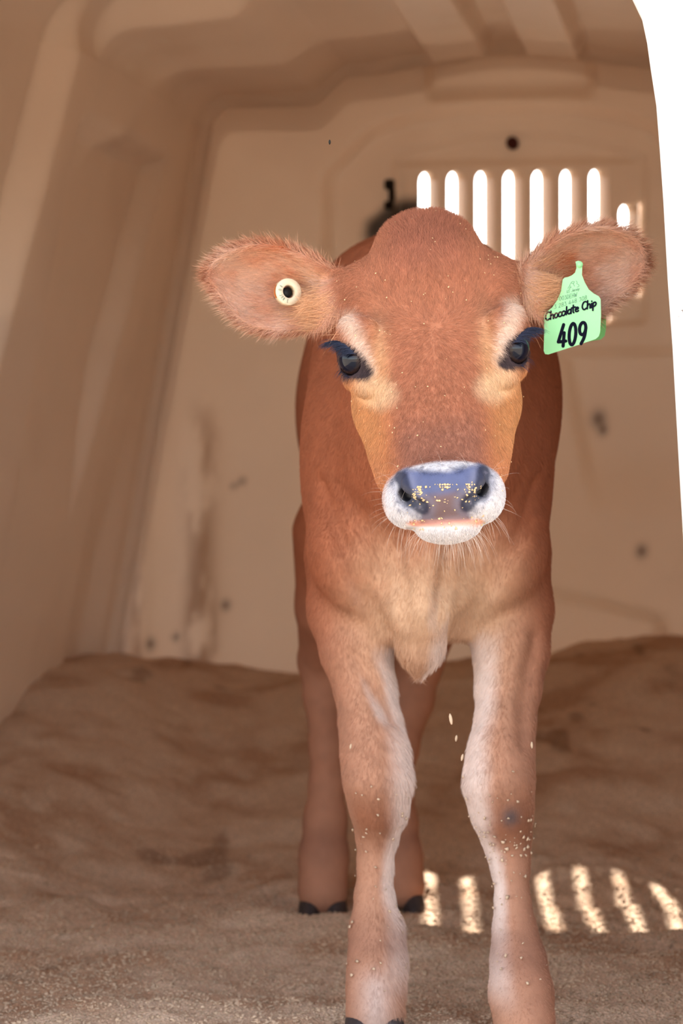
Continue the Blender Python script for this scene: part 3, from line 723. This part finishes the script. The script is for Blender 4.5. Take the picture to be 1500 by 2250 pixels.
hu, hv, hw = head_uvw(BV); EARM = ear_in(BV); ha = np.abs(hu)
HEADM = sstep(2.475, 2.44, BV[:, 1]) * sstep(.462, .475, BV[:, 2]) * (1 - EARM)
bare = np.zeros(len(BV))
for s, ec, g, a1, a2 in EYES:
    d = BV - ec; bare = np.maximum(bare, sstep(1.15, .8, (d @ a1 * 100 / 2.0) ** 2 + (d @ a2 * 100 / 1.5) ** 2) * ((d @ g) > 0))
u1 = sstep(.2, -.2, ha - (3.45 - .95 * np.clip(-11.6 - hv, 0, 3))) * sstep(-10.6, -11.2, hv - .05 * ha * ha) * (hv > -13.5); u2 = sstep(.2, -.2, ha - (1.55 + .45 * np.clip(-13.6 - hv, 0, 2))) * sstep(-12.6, -13.1, hv) * (hv > -15.6)
bare = np.maximum(bare, np.maximum(u1, u2) * sstep(-8.0, -8.8, hw))
tq = np.clip(((ha - 3.5) * -1.6 + (hv + 11.2) * -2.6) / (1.6 ** 2 + 2.6 ** 2), 0, 1); dn = np.hypot(ha - 3.5 + 1.6 * tq - .45 * np.sin(math.pi * tq), hv + 11.2 + 2.6 * tq)
bare = np.maximum(bare, (dn < .75) * (hw < -7.5))
bare = np.maximum(bare, (np.abs(hv + 15.3) < .35) * (ha < 3.6) * (hw < -7.6))
def face_flow(P, N):
    u, v, w = head_uvw(P); du = (u - .3); dv = v - 2.0
    below = sstep(1.0, -5, v)
    a = du * .55 * (1 - .55 * below); b = np.where(dv > 0, dv * .8, dv)
    r = np.hypot(a, b) + .3
    sw = .35 * (1 - below)                                  # slight swirl round the whorl
    fu = a / r - sw * b / r * np.sign(u); fv = b / r
    f = fu[:, None] * HU + fv[:, None] * HV
    side = sstep(5.0, 7.0, np.abs(u)); f = f * (1 - .6 * side)[:, None] + (side * .6)[:, None] * (-HV * .9 + HW * .4)
    poll = sstep(8.5, 11.5, v); lat = u / (np.abs(u) + 2.0)
    return f * (1 - poll)[:, None] + poll[:, None] * (lat[:, None] * HU * .6 + HV * .7 + HW * .45)
def ear_flow(P, N):
    f = np.zeros_like(P)
    for s, poly in EARS:
        m = (s * ((P - HO) @ HU)) > .03; Q = P[m]; e = .0015
        d0 = poly_sd(Q[:, 0], Q[:, 2], poly); gxx = (poly_sd(Q[:, 0] + e, Q[:, 2], poly) - d0) / e; gzz = (poly_sd(Q[:, 0], Q[:, 2] + e, poly) - d0) / e
        rim = sstep(-.016, -.002, d0); mid_z = poly[:, 1].mean()
        base = np.stack([np.full(len(Q), s * .9), np.full(len(Q), -.15), .5 * np.sign(Q[:, 2] - mid_z) * sstep(.005, .03, np.abs(Q[:, 2] - mid_z))], 1)
        f[m] = base * (1 - rim)[:, None] + rim[:, None] * np.stack([gxx + s * .75, 0 * gxx - .05, gzz], 1)
    return f
def ear_len(P):
    l = np.full(len(P), .0075)
    for s, poly in EARS:
        d0 = poly_sd(P[:, 0], P[:, 2], poly); m = (s * ((P - HO) @ HU)) > .03; l = np.where(m, .0075 + .0095 * sstep(-.008, -.001, d0), l)
    return l
def ear_lift(P, N):
    l = np.full(len(P), .45)
    for s, poly in EARS:
        d0 = poly_sd(P[:, 0], P[:, 2], poly); m = (s * ((P - HO) @ HU)) > .03; l = np.where(m, .32 + .2 * sstep(-.008, 0, d0), l)
    return l
def ear_col(P, N, C):
    return mix(C, lin(232, 182, 146), .55 * sstep(.3, .75, RNG.random(len(P))) * sstep(.3, -.3, N[:, 1]))
def body_flow(P, N):
    leg = sstep(.42, .30, P[:, 2]); f = np.tile(np.array([0, .55, -1.0]), (len(P), 1)); f[:, 0] += .25 * np.sin(P[:, 2] * 40 + P[:, 0] * 25) * (1 - leg); f[:, 1] *= (1 - .8 * leg); return f
def face_len(P):
    u, v, w = head_uvw(P); return .0054 + .0035 * sstep(8, 12, v) + .0035 * sstep(5, 8, np.abs(u)) * sstep(2, 6, v) - .0022 * sstep(-9, -10.5, v)
def face_lift(P, N):
    u, v, w = head_uvw(P); return .32 + .35 * sstep(9, 12, v) + .15 * sstep(-9, -11, v)
make_fur('face_hair', HEADM * (1 - bare), 190000, face_len, face_lift, face_flow, .00011)
make_fur('ear_hair', EARM, 75000, ear_len, ear_lift, ear_flow, .000085, .24, 1.1, ear_col)
BODYM = (1 - HEADM) * (1 - EARM) * sstep(3.0, 2.75, BV[:, 1]) * sstep(.0, .012, BV[:, 2])
make_fur('body_hair', BODYM, 190000, lambda P: .0068 + .007 * sstep(.42, .36, P[:, 2]) * sstep(.06, .02, np.abs(P[:, 0] - .078)) * (P[:, 1] < 2.66) - .003 * sstep(.28, .2, P[:, 2]), .24, body_flow, .00013, .14, vary=.10)

# long pale tufts at the ear roots, lying over the inside of the ear
def tuft_w(u0, v0, ru, rv):
    return np.exp(-(((ha - u0) / ru) ** 2 + ((hv - v0) / rv) ** 2)) * (BN[:, 1] < .1) * (np.maximum(HEADM, EARM) > .3)
def tuft_flow(P, N):
    s = np.sign((P - HO) @ HU); return s[:, None] * HU * 1.0 + HV * (.25 * (((P - HO) @ HV) * 100 - 4.6)[:, None] * .25) - HW * .2
make_fur('ear_tuft_hair', tuft_w(10.3, 4.9, 1.3, 2.0), 2600, .024, .30, tuft_flow, .000095, .16, 1.1, lambda P, N, C: np.tile(lin(208, 156, 116), (len(P), 1)), .22)

# ---- whiskers round the muzzle
cand = np.where((HEADM > .5) & (bare < .2) & (hv < -10.3) & (hw < -4.5) & (BN[:, 1] < .3))[0]
wts = np.where(hv[cand] < -15.2, 4.0, np.where(hv[cand] < -13.5, 1.2, .35)); pick = RNG.choice(cand, 190, p=wts / wts.sum(), replace=False)
L, R = [], []
for i in pick:
    n = BN[i]; chin = hv[i] < -14.8; d1 = n * .6 + np.array([0, 0, -1.0 if chin else -.35]) + RNG.normal(size=3) * .18
    L.append(bend(BV[i], n + RNG.normal(size=3) * .15, d1, (.022 if chin else .015) * RNG.uniform(.5, 1.5))); R.append(.00010)
strands('whiskers', L, R, M_WHISK, calf)['kind'] = 'stuff'

# ---------------------------------------------------------------- ear tags
def strokes(lines, width, to3d, mat, name, parent):         # flat pen strokes with round ends
    V, Fc = [], []
    for ln in lines:
        p = np.array(ln, float)
        if len(p) > 2:
            for _ in range(2):
                p = np.concatenate([p[:1], np.stack([.75 * p[:-1] + .25 * p[1:], .25 * p[:-1] + .75 * p[1:]], 1).reshape(-1, 2), p[-1:]])
        for a, b in zip(p[:-1], p[1:]):
            t = b - a; l = np.hypot(*t)
            if l < 1e-9: continue
            n = np.array([-t[1], t[0]]) / l * width / 2; k = len(V); V += [a + n, a - n, b - n, b + n]; Fc.append((k, k + 1, k + 2, k + 3))
        for q in p:
            k = len(V); V += [q + width / 2 * np.array([math.cos(a), math.sin(a)]) for a in np.arange(10) * .6283]; Fc.append(tuple(range(k, k + 10)))
    V3 = [to3d(*v) for v in V]
    for k, f in enumerate(Fc):
        for i in f: V3[i] = V3[i] - np.array([0, 6e-7 * k, 0])
    return mesh_obj(name, V3, Fc, mat, parent, smooth=False)
def arc(cx, cy, rx, ry, a0, a1, n=10): return [(cx + rx * math.cos(math.radians(a0 + (a1 - a0) * i / n)), cy + ry * math.sin(math.radians(a0 + (a1 - a0) * i / n))) for i in range(n + 1)]
G = {   # pen strokes in a box one high; second value is the advance
 'C': ([arc(.36, .5, .32, .5, 50, 310)], .70), 'h': ([[(.06, 1), (.06, 0)], [(.06, .35), (.22, .58), (.40, .5), (.42, 0)]], .56), 'o': ([arc(.24, .28, .22, .28, 90, 450, 14)], .54),
 'c': ([arc(.26, .28, .23, .28, 50, 310)], .50), 'l': ([[(.1, 1), (.1, .02)]], .26), 'a': ([arc(.24, .28, .21, .27, 40, 400, 14), [(.45, .55), (.47, 0)]], .58), 't': ([[(.18, .95), (.18, .1), (.30, 0)], [(-.04, .66), (.44, .66)]], .46),
 'e': ([[(.05, .30), (.44, .32), (.40, .52), (.22, .58), (.05, .38), (.08, .1), (.26, 0), (.46, .08)]], .54), 'i': ([[(.08, .52), (.08, 0)], [(.08, .78), (.08, .80)]], .24), 'p': ([[(.06, .55), (.06, -.40)], [(.06, .5), (.28, .60), (.46, .40), (.36, .1), (.08, .06)]], .56),
 'r': ([[(.06, .55), (.06, 0)], [(.06, .35), (.30, .56)]], .36), 's': ([[(.36, .48), (.15, .55), (.12, .38), (.34, .22), (.28, .02), (.04, .06)]], .44), 'y': ([[(.04, .55), (.22, .06)], [(.42, .55), (.10, -.35)]], .48),
 '0': ([arc(.28, .5, .25, .5, 90, 450, 18)], .70), '1': ([[(.1, 1), (.1, 0)]], .3), '2': ([[(.04, .8), (.2, 1), (.46, .95), (.46, .65), (.04, 0)], [(.04, 0), (.52, 0)]], .68), '3': ([[(.04, .95), (.48, .95), (.2, .58), (.5, .45), (.46, .05), (.04, .05)]], .66),
 '4': ([[(.34, 1), (.02, .22)], [(.02, .22), (.58, .22)], [(.42, .62), (.40, 0)]], .72), '8': ([arc(.27, .74, .2, .25, 90, 450, 12), arc(.27, .25, .25, .25, 90, 450, 12)], .68), '9': ([arc(.27, .70, .24, .29, 0, 360, 14), [(.51, .74), (.46, .3), (.22, 0)]], .68),
 'D': ([[(.05, 0), (.05, 1)], [(.05, 1), (.5, .85), (.5, .15), (.05, 0)]], .66), 'E': ([[(.48, 1), (.06, 1)], [(.06, 1), (.06, 0)], [(.06, 0), (.48, 0)], [(.06, .52), (.4, .52)]], .62), 'H': ([[(.06, 0), (.06, 1)], [(.5, 0), (.5, 1)], [(.06, .5), (.5, .5)]], .68),
 'W': ([[(0, 1), (.16, 0)], [(.16, 0), (.32, .8)], [(.32, .8), (.48, 0)], [(.48, 0), (.66, 1)]], .80), 'U': ([[(.06, 1), (.06, .2), (.26, 0), (.46, .2), (.46, 1)]], .64), 'S': ([[(.46, .9), (.2, 1), (.06, .75), (.44, .35), (.3, 0), (.04, .1)]], .62), 'V': ([[(0, 1), (.24, 0)], [(.24, 0), (.48, 1)]], .6), 'R': ([[(.06, 0), (.06, 1)], [(.06, 1), (.46, .9), (.42, .55), (.06, .5)], [(.2, .5), (.48, 0)]], .62), 'J': ([[(.4, 1), (.4, .15), (.2, 0), (.02, .15)]], .56), ' ': ([], .42)}
def write(text, x, y, h, slope, wid, shear=0, track=1.0):  # photo-plane strokes: x right, y down
    out = []; cx_ = 0
    for ch in text:
        ls, adv = G[ch]
        for l in ls: out.append([(x + (cx_ + qx + shear * qy) * h * wid, y - qy * h - slope * (cx_ + qx + shear * qy) * h * wid) for qx, qy in l])
        cx_ += adv * track
    return out
TAG_D = 2.388
def tag3(off):
    def f(x, y): return px(x, y, TAG_D + .00012 * (1270 - x) - off)
    return f
tag_out = [(1270, 573), (1276, 575), (1279, 581), (1278, 604), (1284, 620), (1293, 636), (1304, 645), (1315, 651), (1319, 657), (1320, 693), (1318, 730), (1315, 739), (1308, 745), (1273, 757), (1204, 779), (1197, 778), (1194, 771), (1195, 733), (1195, 694), (1198, 688), (1213, 675), (1224, 659), (1232, 640), (1236, 614), (1240, 610), (1247, 609), (1256, 605), (1263, 599), (1266, 589), (1265, 580), (1264, 575)]
def slab(outline, front, back, mat, name, parent):
    n = len(outline); V = [front(*p) for p in outline] + [back(*p) for p in outline]
    bm = bmesh.new(); vs = [bm.verts.new(v) for v in V]
    f1 = bm.faces.new(vs[:n]); f2 = bm.faces.new(vs[n:][::-1])
    for k in range(n): m = (k + 1) % n; bm.faces.new((vs[k], vs[n + k], vs[n + m], vs[m]))
    bm.normal_update(); bmesh.ops.triangulate(bm, faces=[f1, f2]); bmesh.ops.recalc_face_normals(bm, faces=bm.faces[:])
    me = bpy.data.meshes.new(name); bm.to_mesh(me); bm.free(); me.materials.append(mat)
    o = bpy.data.objects.new(name, me); COL.objects.link(o); set_parent(o, parent); return o
def pin(name, A, B, r0, r1, mat, parent, seg=14):
    A, B = np.array(A), np.array(B); d = unit(B - A); u_ = unit(np.cross(d, [0, 0, 1.])); v_ = np.cross(d, u_); V = []; Fc = []
    for p, r in ((A, r0), (A + (B - A) * .12, r0), (A + (B - A) * .14, r1), (B, r1)):
        V += [p + r * (math.cos(2 * math.pi * k / seg) * u_ + math.sin(2 * math.pi * k / seg) * v_) for k in range(seg)]
    for j in range(3):
        for k in range(seg): m = (k + 1) % seg; Fc.append((j * seg + k, j * seg + m, (j + 1) * seg + m, (j + 1) * seg + k))
    Fc.append(list(range(seg))[::-1]); Fc.append(list(range(3 * seg, 4 * seg)))
    return mesh_obj(name, V, Fc, mat, parent)
t1 = tag(empty('ear_tag', tuple(px(1270, 600, TAG_D))), "light green plastic tag lettered Chocolate Chip 409 in the calf's ear", 'ear tag')
slab(tag_out, tag3(.0009), tag3(-.0009), M_TAG, 'front_panel', t1)
back_out = [(1236, 640), (1300, 640), (1326, 672), (1331, 684), (1331, 722), (1328, 738), (1320, 746), (1300, 749), (1215, 768), (1208, 760), (1210, 690)]
slab(back_out, lambda x, y: px(x, y, 2.468), lambda x, y: px(x, y, 2.470), M_TAGB, 'back_panel', t1)
pin('stud', px(1273, 581, TAG_D - .003), px(1273, 592, 2.469), .0030, .0018, M_TAG, t1)
SL = .30
W3 = tag3(.0012)
strokes(write('Chocolate Chip', 1197, 705, 17.5, .285, .98, .06, .92), 3.6, W3, M_INK, 'handwritten_name', t1)
strokes(write('409', 1225, 762, 47, .13, .62, .10, 1.08), 7.2, W3, M_INK, 'tag_number', t1)
strokes(write('3 283 448 308', 1217, 679, 8.8, .30, 1.02, .05, 1.0), .75, W3, M_PRINT, 'registration_number', t1)
strokes(write('003DEHW', 1228, 661, 9.0, .24, .92, .05, 1.0), .75, W3, M_PRINT, 'herd_code', t1)
strokes(write('US Jersey', 1244, 644.5, 6.5, .26, 1.0, .2, .95), .7, W3, M_PRINT, 'breed_line', t1)
logo = [[(1247, 634), (1251, 627), (1255, 631), (1252, 633)], [(1251, 627), (1254, 621), (1259, 624), (1261, 620)], [(1254, 621), (1257, 618), (1262, 619)], [(1259, 624), (1262, 629)], [(1265, 617), (1268, 620), (1266, 624)], [(1268, 624), (1272, 626), (1271, 630), (1267, 631)], [(1250, 635), (1252, 631)]]
strokes(logo, .8, W3, M_PRINT, 'cow_emblem', t1)

def button():
    C0 = px(634, 641, 2.413); ax = unit(np.array([.40, -.90, .12])); u_ = unit(np.cross(ax, [0, 0, 1.])); v_ = np.cross(u_, ax); seg = 40; V = []; Fc = []
    root = tag(empty('button_tag', tuple(C0)), "round cream button tag with a hole inside the calf's ear", 'ear tag')
    prof = [(.0126, -.006), (.0128, -.001), (.0126, .0005), (.0122, .0010), (.0066, .0014), (.0061, .0008), (.0058, -.006)]
    for r, h in prof: V += [C0 + ax * h + r * (math.cos(2 * math.pi * k / seg) * u_ + math.sin(2 * math.pi * k / seg) * v_) for k in range(seg)]
    n = len(prof)
    for j in range(n):
        for k in range(seg): m = (k + 1) % seg; j2 = (j + 1) % n; Fc.append((j * seg + k, j2 * seg + k, j2 * seg + m, j * seg + m))
    mesh_obj('ring', V, Fc, M_BUTTON, root)
    V = []; Fc = []                                        # orange iodine on the near rim
    ks = [a for a in np.linspace(-.45, .55, 12)]
    for a in ks:
        a = a + math.pi if (u_[0] > 0) else a
        for h, r in ((-.0045, .0127), (-.0010, .0131)): V.append(C0 + ax * h + (r + .0002) * (math.cos(a) * u_ + math.sin(a) * v_))
    for k in range(len(ks) - 1): Fc.append((2 * k, 2 * k + 1, 2 * k + 3, 2 * k + 2))
    mesh_obj('rim_stain', V, Fc, M_RUST, root)['label'] = 'orange stain on the rim'
    f = lambda a, b: C0 + ax * .0016 + a * u_ + b * v_
    ls = []
    sgn = 1 if u_[0] > 0 else -1
    for ang, ch in ((150, 'V'), (172, '0'), (204, 'J'), (218, 'U'), (232, 'R'), (258, 'E')):
        for l in G[ch][0]:
            q = []
            for (qx, qy) in l:
                a = math.radians(ang) + (qx - .3) * .24; r = .0108 - qy * .0030; q.append((sgn * r * math.cos(a), r * math.sin(a)))
            ls.append(q)
    strokes(ls, .00035, f, M_PRINT, 'ring_print', root)
    pin('pin', C0 - ax * .004, C0 - ax * .034, .0052, .0030, M_BLACK, root)
button()

# ---------------------------------------------------------------- loose bits: crumbs on the nose, sawdust, falling flakes
def bits(name, pos, nrm, size, mat, label, cat, flat=.5):
    n = len(pos); base = np.array([(-1, -1, 0), (1, -.8, 0), (.8, 1, 0), (-.7, .8, 0), (-.5, -.6, 1), (.6, -.5, 1), (.4, .6, 1), (-.4, .5, 1)], float)
    fq = np.array([(3, 2, 1, 0), (4, 5, 6, 7), (0, 1, 5, 4), (1, 2, 6, 5), (2, 3, 7, 6), (3, 0, 4, 7)])
    r = unit(RNG.normal(size=(n, 3))); t = unit(np.cross(nrm, r)); b = np.cross(nrm, t)
    sz = size * RNG.uniform(.4, 1.5, n); asp = RNG.uniform(.35, 1.0, n)
    B = base[None] * (1 + .25 * RNG.normal(size=(n, 8, 3)))
    V = pos[:, None] + sz[:, None, None] * (B[..., :1] * t[:, None] + B[..., 1:2] * asp[:, None, None] * b[:, None] + B[..., 2:] * flat * nrm[:, None])
    o = mesh_obj(name, V.reshape(-1, 3), (fq[None] + 8 * np.arange(n)[:, None, None]).reshape(-1, 4), mat, smooth=False)
    return tag(o, label, cat, kind='stuff')
vis = BN[:, 1] < -.15
mN = vis & (np.abs(hv + 12.3 + .25 * np.abs(hu) * (fbm(BV, 60, 7) - .3)) < .42) & (fbm(BV, 90, 9) > .46) & (ha < 2.7) & (hw < -9.5)
i1 = RNG.choice(np.where(mN)[0], 90)
mT = vis & (np.abs(hv + 13.0) < 1.2) & (ha < 3.2) & (hw < -9.5); i2 = RNG.choice(np.where(mT)[0], 50)
mL = vis & (np.abs(hv + 15.3) < .5) & (ha < 3.6) & (hw < -7.5); i3 = RNG.choice(np.where(mL)[0], 40)
ii = np.concatenate([i1, i2, i3])
bits('feed_crumbs', BV[ii] + BN[ii] * .0002, BN[ii], .00085, M_CRUMB, "pale feed crumbs stuck on the calf's nose and lip", 'crumbs')
mF = vis & (HEADM > .5) & (bare < .3); i4 = RNG.choice(np.where(mF)[0], 150)
mK = vis & (BV[:, 1] < 2.66) & (BV[:, 2] < .26) & (BV[:, 2] > .06) & (BV[:, 0] > .10); pk = np.where(mK)[0]; wk = np.exp(-((BV[pk, 2] - .19) / .035) ** 2) + .12; i5 = RNG.choice(pk, 110, p=wk / wk.sum())
mK2 = vis & (BV[:, 1] < 2.66) & (BV[:, 2] < .26) & (BV[:, 2] > .04) & (BV[:, 0] < .10); i6 = RNG.choice(np.where(mK2)[0], 45)
bits('coat_dust', BV[i4] + BN[i4] * .003, BN[i4], .0006, M_CRUMB, "tiny pale dust flecks on the calf's face hair", 'dust')
i7 = np.concatenate([i5, i6]); bits('leg_flecks', BV[i7] + BN[i7] * .0025, BN[i7], .0014, M_CHIP, "pale sawdust flecks clinging to the calf's front legs", 'sawdust')
n = 24000; xx = RNG.uniform(-.54, .52, n); yy = 2.44 + 1.3 * RNG.beta(1.5, 2.4, n); zz = floor_z(xx, yy)
nn = unit(np.stack([RNG.normal(size=n) * .35, RNG.normal(size=n) * .35, np.ones(n)], 1))
bits('wood_shavings', np.stack([xx, yy, zz + .0003], 1), nn, .0022, M_CHIP, 'fine pale wood shavings scattered over the sawdust floor', 'wood shavings', .35)
for k, (fx, fy, fd, sz, ln) in enumerate(((990, 1580, 2.45, .0016, 3.2), (1002, 1622, 2.47, .0012, 2.6), (1015, 1664, 2.45, .0012, 2.8), (770, 1640, 2.50, .0011, 2.4), (1168, 1637, 2.48, .0012, 2.6), (724, 312, 2.32, .0010, 2.2))):
    P = px(fx, fy, fd); r = unit(np.array([RNG.normal() * .15, RNG.normal() * .3, 1.0])); t = unit(np.cross(r, [0, 1., .2])); b = np.cross(r, t); V = []
    for a, w_ in ((-1, .45), (-.3, 1), (.5, .9), (1, .3)):
        for q, h in ((-1, 0), (1, 0), (.8, .35), (-.8, .35)): V.append(P + r * a * sz * ln + t * q * w_ * sz + b * (h * sz + .25 * sz * a * a))
    Fc = [(4 * j + q, 4 * j + (q + 1) % 4, 4 * j + 4 + (q + 1) % 4, 4 * j + 4 + q) for j in range(3) for q in range(4)] + [(3, 2, 1, 0), (12, 13, 14, 15)]
    o = mesh_obj('falling_shaving' if k < 5 else 'fly', V, Fc, M_CHIP if k < 5 else M_BLACK)
    tag(o, (["largest pale shaving, highest of three falling between the calf's front legs", "middle one of three pale shavings falling between the calf's front legs", "lowest of three pale shavings falling between the calf's front legs"] + ["pale wood shaving falling before the foreleg under the button-tag ear", "pale wood shaving falling beside the foreleg under the green-tag ear", "tiny dark fly in the air above the ear with the button tag"])[k],
        'shaving' if k < 5 else 'fly', 'shavings falling between the legs' if k < 3 else None)
